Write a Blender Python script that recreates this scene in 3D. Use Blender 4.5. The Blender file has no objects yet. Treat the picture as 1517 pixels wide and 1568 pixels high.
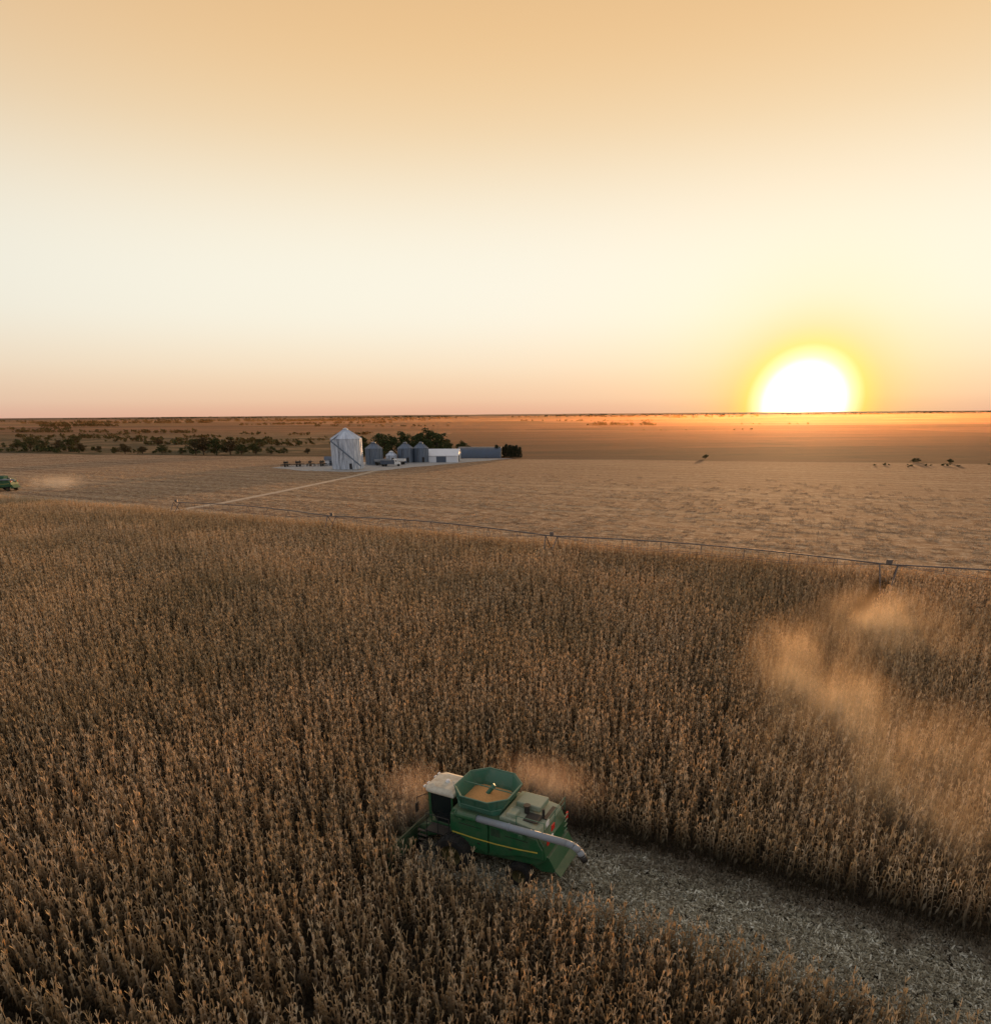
import bpy, math, random
import numpy as np
from mathutils import Vector, Matrix
random.seed(7); rng=np.random.default_rng(7)
S=bpy.context.scene
S.view_settings.view_transform='Standard'
try: S.view_settings.look='None'
except Exception: pass
S.view_settings.exposure=0
R=math.radians
TH=R(-27.5); D=(math.cos(TH),math.sin(TH)); N=(-D[1],D[0])      # row direction / row normal
def SN(s,n): return (s*D[0]+n*N[0], s*D[1]+n*N[1])
SUN_AZ=R(23.7); SUN_EL=R(3.0)

# ------------------------------------------------------------------ helpers
class MB:
    def __init__(s): s.v=[];s.f=[];s.m=[]
    def add(s,vs,fs,mat=0):
        o=len(s.v); s.v+= [tuple(p) for p in vs]
        for f in fs: s.f.append([i+o for i in f]); s.m.append(mat)
    def tube(s,p0,p1,r0,r1=None,n=8,mat=0,caps=True):
        if r1 is None:r1=r0
        p0=Vector(p0);p1=Vector(p1);d=(p1-p0).normalized()
        a=Vector((0,0,1)) if abs(d.z)<.9 else Vector((1,0,0))
        u=d.cross(a).normalized();w=d.cross(u)
        vs=[];
        for p,r in((p0,r0),(p1,r1)):
            for i in range(n):
                t=2*math.pi*i/n; vs.append(p+u*math.cos(t)*r+w*math.sin(t)*r)
        fs=[[i,(i+1)%n,n+(i+1)%n,n+i] for i in range(n)]
        if caps: fs+= [list(range(n))[::-1],list(range(n,2*n))]
        s.add(vs,fs,mat)
    def path(s,pts,r,n=8,mat=0):
        for a,b in zip(pts[:-1],pts[1:]): s.tube(a,b,r,n=n,mat=mat)
    def box(s,c,d,mat=0,rz=0,ry=0):
        vs=[]
        M=Matrix.Rotation(rz,3,'Z')@Matrix.Rotation(ry,3,'Y')
        for z in(-1,1):
            for x,y in((-1,-1),(1,-1),(1,1),(-1,1)):
                vs.append(Vector(c)+M@Vector((x*d[0]/2,y*d[1]/2,z*d[2]/2)))
        s.add(vs,[[3,2,1,0],[4,5,6,7],[0,1,5,4],[1,2,6,5],[2,3,7,6],[3,0,4,7]],mat)
    def prof(s,xz,y0,y1,mat=0):     # side profile extruded in y
        n=len(xz); vs=[(x,y0,z) for x,z in xz]+[(x,y1,z) for x,z in xz]
        fs=[[i,(i+1)%n,n+(i+1)%n,n+i] for i in range(n)]+[list(range(n))[::-1],list(range(n,2*n))]
        s.add(vs,fs,mat)
    def loft(s,rings,mat=0,close=True,cap0=False,cap1=False):
        n=len(rings[0]); vs=[p for r in rings for p in r]; fs=[]
        for k in range(len(rings)-1):
            for i in range(n if close else n-1):
                fs.append([k*n+i,k*n+(i+1)%n,(k+1)*n+(i+1)%n,(k+1)*n+i])
        if cap0: fs.append(list(range(n))[::-1])
        if cap1: fs.append(list(range((len(rings)-1)*n,len(rings)*n)))
        s.add(vs,fs,mat)
    def obj(s,name,mats,parent=None,bevel=0,smooth=False,link=True,loc=None,rz=0):
        me=bpy.data.meshes.new(name); me.from_pydata(s.v,[],s.f); 
        for m in mats: me.materials.append(m)
        me.polygons.foreach_set('material_index',s.m)
        if smooth: me.polygons.foreach_set('use_smooth',[True]*len(s.f))
        me.update()
        import bmesh
        if len(s.f)<4000:
            bm=bmesh.new(); bm.from_mesh(me); bmesh.ops.recalc_face_normals(bm,faces=bm.faces); bm.to_mesh(me); bm.free()
        o=bpy.data.objects.new(name,me)
        if link: S.collection.objects.link(o)
        if parent: o.parent=parent
        if loc: o.location=loc
        o.rotation_euler[2]=rz
        if bevel:
            b=o.modifiers.new('b','BEVEL'); b.width=bevel; b.segments=2; b.limit_method='ANGLE'; b.angle_limit=R(30)
        return o
def empty(name,loc=(0,0,0),rz=0,sc=1.):
    e=bpy.data.objects.new(name,None); S.collection.objects.link(e); e.location=loc; e.rotation_euler[2]=rz; e.scale=(sc,sc,sc); e.empty_display_size=.5; return e

class NT:
    def __init__(s,tree): s.t=tree; s.n=tree.nodes; s.l=tree.links
    def node(s,ty,**k):
        x=s.n.new(ty)
        for a,b in k.items(): setattr(x,a,b)
        return x
    def _set(s,sock,v):
        if v is None: return
        if isinstance(v,bpy.types.NodeSocket): s.l.new(v,sock)
        else:
            if hasattr(sock.default_value,'__len__') and not hasattr(v,'__len__'): v=[v]*len(sock.default_value)
            if hasattr(v,'__len__') and len(sock.default_value)==4 and len(v)==3: v=tuple(v)+(1,)
            sock.default_value=v
    def math(s,op,a,b=None,c=None,clamp=False):
        x=s.node('ShaderNodeMath',operation=op,use_clamp=clamp); s._set(x.inputs[0],a); s._set(x.inputs[1],b)
        if c is not None: s._set(x.inputs[2],c)
        return x.outputs[0]
    def dot(s,a,b):
        x=s.node('ShaderNodeVectorMath',operation='DOT_PRODUCT'); s._set(x.inputs[0],a); s._set(x.inputs[1],b); return x.outputs['Value']
    def vm(s,op,a,b=None):
        x=s.node('ShaderNodeVectorMath',operation=op); s._set(x.inputs[0],a)
        if b is not None: s._set(x.inputs[1],b)
        return x.outputs[0] if op!='LENGTH' else x.outputs['Value']
    def comb(s,x,y,z=0.0):
        c=s.node('ShaderNodeCombineXYZ'); s._set(c.inputs[0],x); s._set(c.inputs[1],y); s._set(c.inputs[2],z); return c.outputs[0]
    def noise(s,vec,scale,detail=4,rough=.55):
        x=s.node('ShaderNodeTexNoise'); s._set(x.inputs['Vector'],vec); x.inputs['Scale'].default_value=scale; x.inputs['Detail'].default_value=detail; x.inputs['Roughness'].default_value=rough; return x.outputs[0]
    def ramp(s,f,pts,interp='LINEAR'):
        x=s.node('ShaderNodeValToRGB'); x.color_ramp.interpolation=interp; e=x.color_ramp.elements
        while len(e)<len(pts): e.new(.5)
        for el,(p,c) in zip(e,pts):
            el.position=p
            if not hasattr(c,'__len__'): c=(c,c,c)
            el.color=(c[0],c[1],c[2],1)
        s._set(x.inputs[0],f); return x.outputs[0]
    def mr(s,v,a,b,c=0.,d=1.,smooth=False):
        x=s.node('ShaderNodeMapRange'); x.clamp=True
        if smooth: x.interpolation_type='SMOOTHSTEP'
        s._set(x.inputs[0],v)
        for i,q in zip((1,2,3,4),(a,b,c,d)): s._set(x.inputs[i],q)
        return x.outputs[0]
    def mix(s,f,a,b,mode='MIX'):
        x=s.node('ShaderNodeMix',data_type='RGBA',blend_type=mode); s._set(x.inputs[0],f); s._set(x.inputs[6],a); s._set(x.inputs[7],b); return x.outputs[2]
    def bump(s,h,strength=.5,dist=.1):
        x=s.node('ShaderNodeBump'); s._set(x.inputs['Height'],h); x.inputs['Strength'].default_value=strength; x.inputs['Distance'].default_value=dist; return x.outputs[0]
def mat(name):
    m=bpy.data.materials.new(name); m.use_nodes=True; t=NT(m.node_tree); b=t.n['Principled BSDF']; return m,t,b
def simple(name,col,rough=.6,metal=0.,dirt=.25,dirtcol=(.30,.22,.14),scale=1.5,spec=.4,dust=0.):
    m,t,b=mat(name)
    g=t.node('ShaderNodeNewGeometry'); n=t.noise(g.outputs['Position'],scale,6,.65)
    f=t.mr(n,.42,.72,0,dirt)
    if dust>0:
        up=t.node('ShaderNodeSeparateXYZ'); t.l.new(g.outputs['Normal'],up.inputs[0])
        n2=t.noise(g.outputs['Position'],4,5,.7)
        u=t.math('MULTIPLY',t.mr(up.outputs[2],.2,.9,0,dust),t.mr(n2,.25,.6,.45,1.))
        f=t.math('MAXIMUM',f,u)
    c=t.mix(f,col,dirtcol); t._set(b.inputs['Base Color'],c)
    t._set(b.inputs['Roughness'],t.mr(n,.3,.7,max(rough-.1,.05),min(rough+.2,1)))
    b.inputs['Metallic'].default_value=metal; b.inputs['Specular IOR Level'].default_value=spec
    return m

# ------------------------------------------------------------------ camera
cam=bpy.data.cameras.new('camera'); co=bpy.data.objects.new('camera',cam); S.collection.objects.link(co); S.camera=co
cam.sensor_width=36; cam.lens=36*1037/1568; cam.shift_x=11.5/1568; cam.shift_y=223/1568
cam.clip_start=.5; cam.clip_end=80000
CH=20.0
p=R(19.78); a=.0080
fw=Vector((0,math.cos(p),-math.sin(p))); up0=Vector((0,math.sin(p),math.cos(p))); rt0=Vector((1,0,0))
rt=rt0*math.cos(a)-up0*math.sin(a); up=up0*math.cos(a)+rt0*math.sin(a)
M=Matrix((rt,up,-fw)).transposed().to_4x4(); M.translation=Vector((0,0,CH)); co.matrix_world=M

# ------------------------------------------------------------------ sky + sun
sd=Vector((math.sin(SUN_AZ)*math.cos(SUN_EL),math.cos(SUN_AZ)*math.cos(SUN_EL),math.sin(SUN_EL)))
W=bpy.data.worlds.new('World'); S.world=W; W.use_nodes=True; t=NT(W.node_tree); bg=t.n['Background']
tc=t.node('ShaderNodeTexCoord'); dr=t.vm('NORMALIZE',tc.outputs['Generated'])
sp=t.node('ShaderNodeSeparateXYZ'); t.l.new(dr,sp.inputs[0])
el=t.ramp(sp.outputs[2],[(0,(.76,.41,.28)),(.018,(.84,.55,.36)),(.06,(.92,.74,.52)),(.12,(.94,.91,.77)),(.215,(.95,.89,.73)),(.31,(.87,.65,.38)),(.42,(.83,.50,.21)),(.60,(.60,.44,.28)),(1,(.27,.32,.42))],'B_SPLINE')
sh=(math.sin(SUN_AZ),math.cos(SUN_AZ),0)
back=t.mr(t.dot(dr,sh),.88,-.5,0,1,True)
el=t.mix(t.math('MULTIPLY',back,.85),el,(.37,.40,.45))
sg=(math.sin(SUN_AZ)*math.cos(R(.6)),math.cos(SUN_AZ)*math.cos(R(.6)),math.sin(R(.6)))
ang=t.math('ARCCOSINE',t.math('MINIMUM',t.dot(dr,sg),.9999999))
k=t.math('MULTIPLY',ang,2.2)   # 0.455 rad -> 1
gf=t.ramp(k,[(0,1),(.08,1),(.15,.78),(.20,.44),(.28,.22),(.45,.07),(.8,.01),(1,0)],'B_SPLINE')
gc=t.ramp(k,[(0,(7,6.0,4.6)),(.075,(4.0,3.2,2.1)),(.118,(1.55,1.2,.62)),(.152,(1.05,.76,.12)),(.20,(1.,.66,.12)),(.4,(1.,.78,.34)),(1,(1,.88,.6))])
fin=t.mix(gf,el,gc)
nis=t.node('ShaderNodeTexSky',sky_type='NISHITA'); nis.sun_disc=False; nis.sun_elevation=SUN_EL; nis.sun_rotation=SUN_AZ; nis.dust_density=2.
fin=t.mix(1.,fin,t.mix(1.,nis.outputs[0],(.006,.006,.010),'MULTIPLY'),'ADD')
t.l.new(fin,bg.inputs[0]); bg.inputs[1].default_value=1.0
sl=bpy.data.lights.new('sun','SUN'); so=bpy.data.objects.new('sun',sl); S.collection.objects.link(so)
sl.energy=5.0; sl.angle=R(.8); sl.color=(1,.52,.22); so.rotation_euler=(-sd).to_track_quat('-Z','Y').to_euler()
so.location=(60,100,60)

# ------------------------------------------------------------------ terrain
def hgt(x,y):
    r=np.hypot(x,y); f=np.clip((r-430)/900,0,1); f=f*f*(3-2*f)
    g=np.clip((r-2500)/5000,0,1)
    h=3.0*np.sin(x/310.+1.3)*np.cos(y/300.)+3.2*np.sin(x/900.+y/700.+.6)+1.6*np.sin(y/150.+x/420.)
    h2=4*np.sin(x/1500.+1)*np.sin(y/1900.)+3*np.sin(x/620.)
    return f*(h-2.0)+g*h2
def axis(lo,hi,n,c=60.):
    a=np.linspace(math.asinh(lo/c),math.asinh(hi/c),n); return c*np.sinh(a)
xs=axis(-22000,22000,300); ys=axis(-400,36000,300)
X,Y=np.meshgrid(xs,ys); Z=hgt(X,Y)
nx,ny=len(xs),len(ys)
V=np.stack([X.ravel(),Y.ravel(),Z.ravel()],1)
i=np.arange((nx-1)*(ny-1)); r_=i//(nx-1); c_=i%(nx-1); b_=r_*nx+c_
F=np.stack([b_,b_+1,b_+nx+1,b_+nx],1)
me=bpy.data.meshes.new('ground'); me.from_pydata(V.tolist(),[],F.tolist()); me.polygons.foreach_set('use_smooth',[True]*len(F))
ground=bpy.data.objects.new('ground',me); S.collection.objects.link(ground)
m,t,b=mat('ground'); me.materials.append(m)
g=t.node('ShaderNodeNewGeometry'); P=g.outputs['Position']
n_=t.dot(P,(N[0],N[1],0)); s_=t.dot(P,(D[0],D[1],0)); sep=t.node('ShaderNodeSeparateXYZ'); t.l.new(P,sep.inputs[0])
soil=t.ramp(t.noise(P,5.,8,.7),[(.3,(.026,.019,.013)),(.5,(.065,.05,.033)),(.68,(.17,.135,.09))])
st0=t.noise(t.comb(t.math('MULTIPLY',s_,.003),t.math('MULTIPLY',n_,.030)),1.,4,.6)
st1=t.noise(t.comb(t.math('MULTIPLY',s_,.006),t.math('MULTIPLY',n_,.14)),1.,5,.65)
st2=t.noise(t.comb(t.math('MULTIPLY',s_,.06),t.math('MULTIPLY',n_,.55)),1.,7,.8)
st3=t.noise(t.comb(t.math('MULTIPLY',s_,.5),t.math('MULTIPLY',n_,.9)),1.,9,.85)
wob=t.math('MULTIPLY',t.noise(t.comb(t.math('MULTIPLY',s_,.01),t.math('MULTIPLY',n_,.05)),1.,3),7.)
pas=t.math('SINE',t.math('ADD',t.math('MULTIPLY',n_,2*math.pi/8.2),wob))
stub=t.ramp(st1,[(.34,(.14,.08,.042)),(.45,(.34,.205,.11)),(.56,(.48,.32,.18)),(.66,(.19,.11,.062))])
stub=t.mix(t.mr(pas,-.2,1.,0,.6),stub,(.13,.075,.042))
stub=t.mix(t.mr(pas,-.3,-1.,0,.38),stub,(.62,.47,.31))
stub=t.mix(t.mr(st0,.42,.58,0,.6),stub,(.29,.16,.082))
stub=t.mix(t.mr(st2,.42,.60,.0,.8),stub,(.13,.075,.04))
stub=t.mix(t.mr(st3,.49,.61,0,.9),stub,(.66,.52,.36))
stub=t.mix(t.mr(n_,130,300,0,.45),stub,(.24,.13,.065))
# far patchwork
vo=t.node('ShaderNodeTexVoronoi',distance='CHEBYCHEV'); vo.inputs['Scale'].default_value=1.
t.l.new(t.comb(t.math('MULTIPLY',sep.outputs[0],1/620.),t.math('MULTIPLY',sep.outputs[1],1/330.)),vo.inputs['Vector'])
vs=t.node('ShaderNodeSeparateColor'); t.l.new(vo.outputs['Color'],vs.inputs[0])
far=t.ramp(vs.outputs[0],[(0,(.22,.105,.05)),(.25,(.12,.06,.03)),(.45,(.31,.155,.08)),(.6,(.06,.04,.02)),(.75,(.25,.13,.07)),(.9,(.11,.08,.036))],'CONSTANT')
fn=t.noise(t.comb(t.math('MULTIPLY',sep.outputs[0],.003),t.math('MULTIPLY',sep.outputs[1],.020)),1.,7,.65)
far=t.mix(t.mr(fn,.42,.58,.0,.85),far,(.075,.042,.022))
far=t.mix(t.mr(t.noise(P,.03,7,.75),.52,.68,0,.75),far,(.04,.03,.015))
# rough pasture along the creek on the left
cz=t.math('MULTIPLY',t.mr(t.math('ADD',sep.outputs[0],t.math('MULTIPLY',fn,150.)),60,-60),t.mr(sep.outputs[1],1100,700))
past=t.ramp(t.noise(P,.025,8,.75),[(.35,(.035,.032,.014)),(.50,(.085,.065,.03)),(.64,(.26,.16,.085))])
far=t.mix(cz,far,past)
fb=t.math('ADD',t.math('ADD',sep.outputs[1],t.math('MULTIPLY',sep.outputs[0],.30)),t.math('MULTIPLY',t.noise(P,.02,3),20.))
col=t.mix(t.mr(n_,94.5,96.5),soil,stub)
col=t.mix(t.mr(fb,342,350),col,far)
t._set(b.inputs['Base Color'],col); b.inputs['Roughness'].default_value=.95; b.inputs['Specular IOR Level'].default_value=.1
t.l.new(t.bump(st3,.9,.35),b.inputs['Normal'])

# ------------------------------------------------------------------ instancing
def scatter(name,pts,rots,scl,idx,variants):
    col=bpy.data.collections.new(name+'_parts')
    for o in variants: col.objects.link(o)
    me=bpy.data.meshes.new(name); n=len(pts)
    me.vertices.add(n); me.vertices.foreach_set('co',np.asarray(pts,dtype=np.float32).ravel())
    a=me.attributes.new('rot','FLOAT_VECTOR','POINT'); a.data.foreach_set('vector',np.asarray(rots,dtype=np.float32).ravel())
    a=me.attributes.new('scl','FLOAT_VECTOR','POINT'); a.data.foreach_set('vector',np.asarray(scl,dtype=np.float32).ravel())
    a=me.attributes.new('idx','INT','POINT'); a.data.foreach_set('value',np.asarray(idx,dtype=np.int32))
    o=bpy.data.objects.new(name,me); S.collection.objects.link(o)
    ng=bpy.data.node_groups.new(name+'_gn','GeometryNodeTree')
    ng.interface.new_socket('Geometry',in_out='INPUT',socket_type='NodeSocketGeometry')
    ng.interface.new_socket('Geometry',in_out='OUTPUT',socket_type='NodeSocketGeometry')
    gi=ng.nodes.new('NodeGroupInput'); go=ng.nodes.new('NodeGroupOutput')
    ip=ng.nodes.new('GeometryNodeInstanceOnPoints'); ci=ng.nodes.new('GeometryNodeCollectionInfo')
    ci.inputs['Collection'].default_value=col; ci.inputs['Separate Children'].default_value=True; ci.inputs['Reset Children'].default_value=True
    def na(nm,ty):
        x=ng.nodes.new('GeometryNodeInputNamedAttribute'); x.data_type=ty; x.inputs['Name'].default_value=nm
        return x.outputs['Attribute']
    L=ng.links
    L.new(gi.outputs[0],ip.inputs['Points']); L.new(ci.outputs[0],ip.inputs['Instance']); ip.inputs['Pick Instance'].default_value=True
    L.new(na('idx','INT'),ip.inputs['Instance Index']); L.new(na('rot','FLOAT_VECTOR'),ip.inputs['Rotation']); L.new(na('scl','FLOAT_VECTOR'),ip.inputs['Scale'])
    L.new(ip.outputs[0],go.inputs[0])
    md=o.modifiers.new('scatter','NODES'); md.node_group=ng
    return o

# ------------------------------------------------------------------ corn
def cornmat(name,c0,c1,c2,trans):
    m,t,b=mat(name)
    oi=t.node('ShaderNodeObjectInfo'); g=t.node('ShaderNodeNewGeometry')
    c=t.ramp(oi.outputs['Random'],[(0,c0),(.5,c1),(1,c2)])
    big=t.noise(g.outputs['Position'],.05,3,.5)
    c=t.mix(t.mr(big,.38,.64,0,.5),c,(.26,.21,.105))
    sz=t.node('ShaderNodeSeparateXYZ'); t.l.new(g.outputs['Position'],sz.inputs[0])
    c=t.mix(t.mr(sz.outputs[2],.9,2.25,.93,0.),c,(.05,.039,.022))  # dry tan tops, browner bottoms, plus row-gap shade painted into the lower colour
    t._set(b.inputs['Base Color'],c); b.inputs['Roughness'].default_value=.6; b.inputs['Specular IOR Level'].default_value=.35
    tr=t.node('ShaderNodeBsdfTranslucent'); t._set(tr.inputs[0],t.mix(1.,c,(1.,.82,.60),'MULTIPLY')); ms=t.node('ShaderNodeMixShader'); ms.inputs[0].default_value=trans
    t.l.new(b.outputs[0],ms.inputs[1]); t.l.new(tr.outputs[0],ms.inputs[2]); t.l.new(ms.outputs[0],t.n['Material Output'].inputs[0])
    return m
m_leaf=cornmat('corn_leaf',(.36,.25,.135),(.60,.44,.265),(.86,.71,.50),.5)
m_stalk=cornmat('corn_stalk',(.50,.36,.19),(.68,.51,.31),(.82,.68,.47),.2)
def corn_plant(seed):
    r=random.Random(seed); b=MB(); h=r.uniform(2.1,2.5)
    lean=(r.uniform(-.1,.1),r.uniform(-.1,.1))
    def st(z): q=z/h; return Vector((lean[0]*q*q*2,lean[1]*q*q*2,z))
    b.loft([[st(z)+Vector((math.cos(k*2.1)*w,math.sin(k*2.1)*w,0)) for k in range(3)] for z,w in((0,.020),(h*.6,.016),(h,.008))],mat=1)
    az=r.uniform(-.35,.35); nl=r.randint(9,12)      # leaves fan out mostly along the row
    for i in range(nl):
        q=(i+.5)/nl; z0=.25+q*(h-.45); A=az+i*math.pi+r.gauss(0,.45); L=r.uniform(.36,.60)*(1-.35*abs(q-.5)*2); dr=r.uniform(.3,1.7)
        rr=[0,.14,.30,.40,.43+.1*r.random()]; zz=[0,.28,.40-.10*dr,.25-.30*dr,.0-.55*dr]; ww=[.018,.036,.038,.027,.004]
        tw=r.uniform(-1.2,1.2); base=st(z0)
        vs=[]
        for k in range(5):
            ca,sa=math.cos(A+tw*rr[k]*.5),math.sin(A+tw*rr[k]*.5)
            c=base+Vector((ca*rr[k]*L,sa*rr[k]*L,zz[k]*L)); tt=tw*k/4
            sv=Vector((-sa*math.cos(tt),ca*math.cos(tt),math.sin(tt)))*ww[k]
            vs+= [c-sv,c+sv]
        b.add(vs,[[2*k,2*k+1,2*k+3,2*k+2] for k in range(4)],0)
    top=st(h)
    for i in range(5):
        A=r.uniform(0,6.28); e=top+Vector((math.cos(A)*.10,math.sin(A)*.10,r.uniform(.14,.28))); sv=Vector((-math.sin(A),math.cos(A),0))*.011
        b.add([top-sv,top+sv,e+sv*.8,e-sv*.8],[[0,1,2,3]],1)
    A=az+1.; z0=r.uniform(.95,1.25); c=st(z0); dv=Vector((math.cos(A),math.sin(A),0))
    rings=[]
    for q,w in((0,.015),(.25,.045),(.6,.045),(1,.01)):
        cc=c+dv*(.04+.16*q)+Vector((0,0,.04-.26*q)); rings.append([cc+Vector((math.cos(j*1.57)*w,math.sin(j*1.57)*w,0)) for j in range(4)])
    b.loft(rings,mat=1)
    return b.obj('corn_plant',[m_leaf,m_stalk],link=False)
plants=[corn_plant(100+i) for i in range(12)]
SW0,SW1,SWS=21.0,27.7,-16.4       # cut swath
tw0=np.array([44.8,74.7]); tw1=np.array([34.,60.5])
PT=[]; RS=1.02
k0=int(-8/RS)
for k in range(k0,125):
    n=k*RS+.40
    if n>95: break
    ss=np.arange(-230,90,.135); ss=ss+rng.normal(0,.05,len(ss)); nn=n+rng.normal(0,.025,len(ss))+.06*np.sin(ss*.13+k)
    x=ss*D[0]+nn*N[0]; y=ss*D[1]+nn*N[1]
    keep=(y>10)&(x<.76*y+9)&(x>-.74*y-8)
    keep&=~((nn>SW0+.15)&(nn<SW1)&(ss>SWS))
    dist=np.hypot(x,y)
    pr=np.where(dist<55,1.,np.where(dist<90,.88,.75)); keep&=rng.random(len(ss))<pr*.95
    gap=np.sin(ss*.9+k*5.1)*np.sin(ss*.31+k*2.3); keep&=~((gap>.9)&(rng.random(len(ss))<.6))
    q=tw1-tw0; L=np.hypot(*q); q=q/L; al=(x-tw0[0])*q[0]+(y-tw0[1])*q[1]; pe=abs((x-tw0[0])*q[1]-(y-tw0[1])*q[0])
    keep&=~((al>-1)&(al<L)&(pe<.9))
    PT.append(np.stack([x,y],1)[keep])
PT=np.concatenate(PT); n=len(PT); print('corn',n)
dist=np.hypot(PT[:,0],PT[:,1]); wid=np.where(dist<55,1.,np.where(dist<90,1.15,1.35))*rng.uniform(.9,1.15,n)
hv=1.0+.06*np.sin(PT[:,0]*.21+1)*np.sin(PT[:,1]*.17)+rng.normal(0,.075,n)
rot=np.stack([rng.normal(0,.06,n),rng.normal(0,.06,n),TH+rng.integers(0,2,n)*math.pi+rng.normal(0,.4,n)],1)
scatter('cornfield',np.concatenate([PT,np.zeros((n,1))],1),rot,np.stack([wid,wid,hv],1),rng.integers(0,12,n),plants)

# residue in the cut swath
def resmat():
    m,t,b=mat('corn_residue_flakes'); g=t.node('ShaderNodeNewGeometry'); P=g.outputs['Position']
    c=t.ramp(g.outputs['Random Per Island'],[(0,(.10,.08,.045)),(.40,(.27,.235,.15)),(.75,(.46,.42,.30)),(1,(.80,.77,.62))])
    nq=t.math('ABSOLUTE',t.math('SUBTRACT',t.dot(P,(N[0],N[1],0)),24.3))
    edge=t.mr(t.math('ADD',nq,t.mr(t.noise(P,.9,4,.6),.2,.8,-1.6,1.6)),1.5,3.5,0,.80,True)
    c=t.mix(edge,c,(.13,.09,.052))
    c=t.mix(t.mr(t.noise(P,.5,4,.6),.45,.68,0,.5),c,(.15,.12,.07))
    t._set(b.inputs['Base Color'],c); b.inputs['Roughness'].default_value=.75; return m
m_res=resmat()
m_far,t,b=mat('harvested_stubble_straw'); g=t.node('ShaderNodeNewGeometry')
c=t.ramp(g.outputs['Random Per Island'],[(0,(.36,.24,.13)),(.5,(.66,.50,.32)),(1,(.88,.75,.55))]); t._set(b.inputs['Base Color'],c); b.inputs['Roughness'].default_value=.8
tr=t.node('ShaderNodeBsdfTranslucent'); t._set(tr.inputs[0],c); ms=t.node('ShaderNodeMixShader'); ms.inputs[0].default_value=.45
t.l.new(b.outputs[0],ms.inputs[1]); t.l.new(tr.outputs[0],ms.inputs[2]); t.l.new(ms.outputs[0],t.n['Material Output'].inputs[0])
def litter(seed):
    r=random.Random(seed); b=MB()
    for i in range(520):
        x,y=r.uniform(-.65,.65),r.uniform(-.65,.65); A=r.uniform(0,6.28); L=r.uniform(.025,.10)*(1.7 if r.random()<.08 else 1); w=r.uniform(.01,.035); ti=r.uniform(-.6,.6)
        d=Vector((math.cos(A)*math.cos(ti),math.sin(A)*math.cos(ti),math.sin(ti)))*L; s=Vector((-math.sin(A),math.cos(A),r.uniform(-.8,.8)))*w; c=Vector((x,y,r.uniform(.02,.10)+abs(ti)*L))
        b.add([c-d-s,c+d-s,c+d*1.1+s,c-d+s],[[0,1,2,3]])
    return b.obj('residue_patch',[m_res],link=False)
lit=[litter(i) for i in range(6)]
pts=[]
for s in np.arange(-15,45,.9):
    for nq in np.arange(SW0-.3,SW1+.4,.9):
        x,y=SN(s+random.uniform(-.3,.3),nq+random.uniform(-.3,.3)); pts.append((x,y,0))
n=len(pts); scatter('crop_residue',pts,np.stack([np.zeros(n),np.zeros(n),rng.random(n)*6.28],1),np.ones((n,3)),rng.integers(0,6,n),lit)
def stubm(seed):
    r=random.Random(seed); b=MB()
    for i in range(3):
        a=(r.uniform(-.05,.05),r.uniform(-.05,.05),0); b.tube(a,(a[0]+r.uniform(-.12,.12),a[1]+r.uniform(-.12,.12),r.uniform(.15,.38)),.014,.012,n=4)
    return b.obj('stubble_stalk',[m_res],link=False)
sb=[stubm(i) for i in range(5)]
pts=[]
for nq in np.arange(SW0+.35,SW1,RS):
    for s in np.arange(-13,45,.22):
        x,y=SN(s+random.uniform(-.08,.08),nq+random.uniform(-.05,.05)); pts.append((x,y,0))
n=len(pts); scatter('corn_stubble',pts,np.stack([np.zeros(n),np.zeros(n),rng.random(n)*6.28],1),np.ones((n,3)),rng.integers(0,5,n),sb)
# stubble rows of the harvested field beyond the standing crop
def stubrow(seed):
    r=random.Random(seed); b=MB()
    for i in range(14):
        x=r.uniform(-.9,.9); y=r.gauss(0,.10); e=(x+r.uniform(-.15,.15),y+r.uniform(-.1,.1),r.uniform(.12,.32)); b.tube((x,y,0),e,.02,.016,n=3,caps=False)
    for i in range(26):
        x,y=r.uniform(-.9,.9),r.uniform(-.45,.45); A=r.uniform(0,6.28); d=Vector((math.cos(A),math.sin(A),r.uniform(-.1,.1)))*r.uniform(.08,.28); s=Vector((-math.sin(A),math.cos(A),r.uniform(-.5,.5)))*.04; c=Vector((x,y,.07))
        b.add([c-d-s,c+d-s,c+d+s,c-d+s],[[0,1,2,3]])
    return b.obj('stubble_row',[m_far],link=False)
srow=[stubrow(i) for i in range(6)]
PP=[]
for nq in np.arange(95.4,235,RS):
    ss=np.arange(-260,130,1.8)+rng.uniform(-.4,.4); nn=nq+rng.normal(0,.05,len(ss))
    x=ss*D[0]+nn*N[0]; y=ss*D[1]+nn*N[1]; keep=(x<.76*y+5)&(x>-.74*y-5)
    pd=.22+.12*np.sin(nq*.766+np.sin(ss*.03)*1.2)+.10*np.sin(nq*.23+ss*.015)
    fade=float(np.clip((235-nq)/110,0,1))
    keep&=(rng.random(len(ss))<pd*fade); keep&=~((x<-38)&(x>-78)&(abs(x+58-(y-193)*.26)<2.4))
    PP.append(np.stack([x,y,np.zeros(len(x))],1)[keep])
PP=np.concatenate(PP); n=len(PP)
scatter('harvested_stubble',PP,np.stack([np.zeros(n),np.zeros(n),TH+rng.integers(0,2,n)*math.pi],1),np.ones((n,3)),rng.integers(0,6,n),srow)

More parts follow.
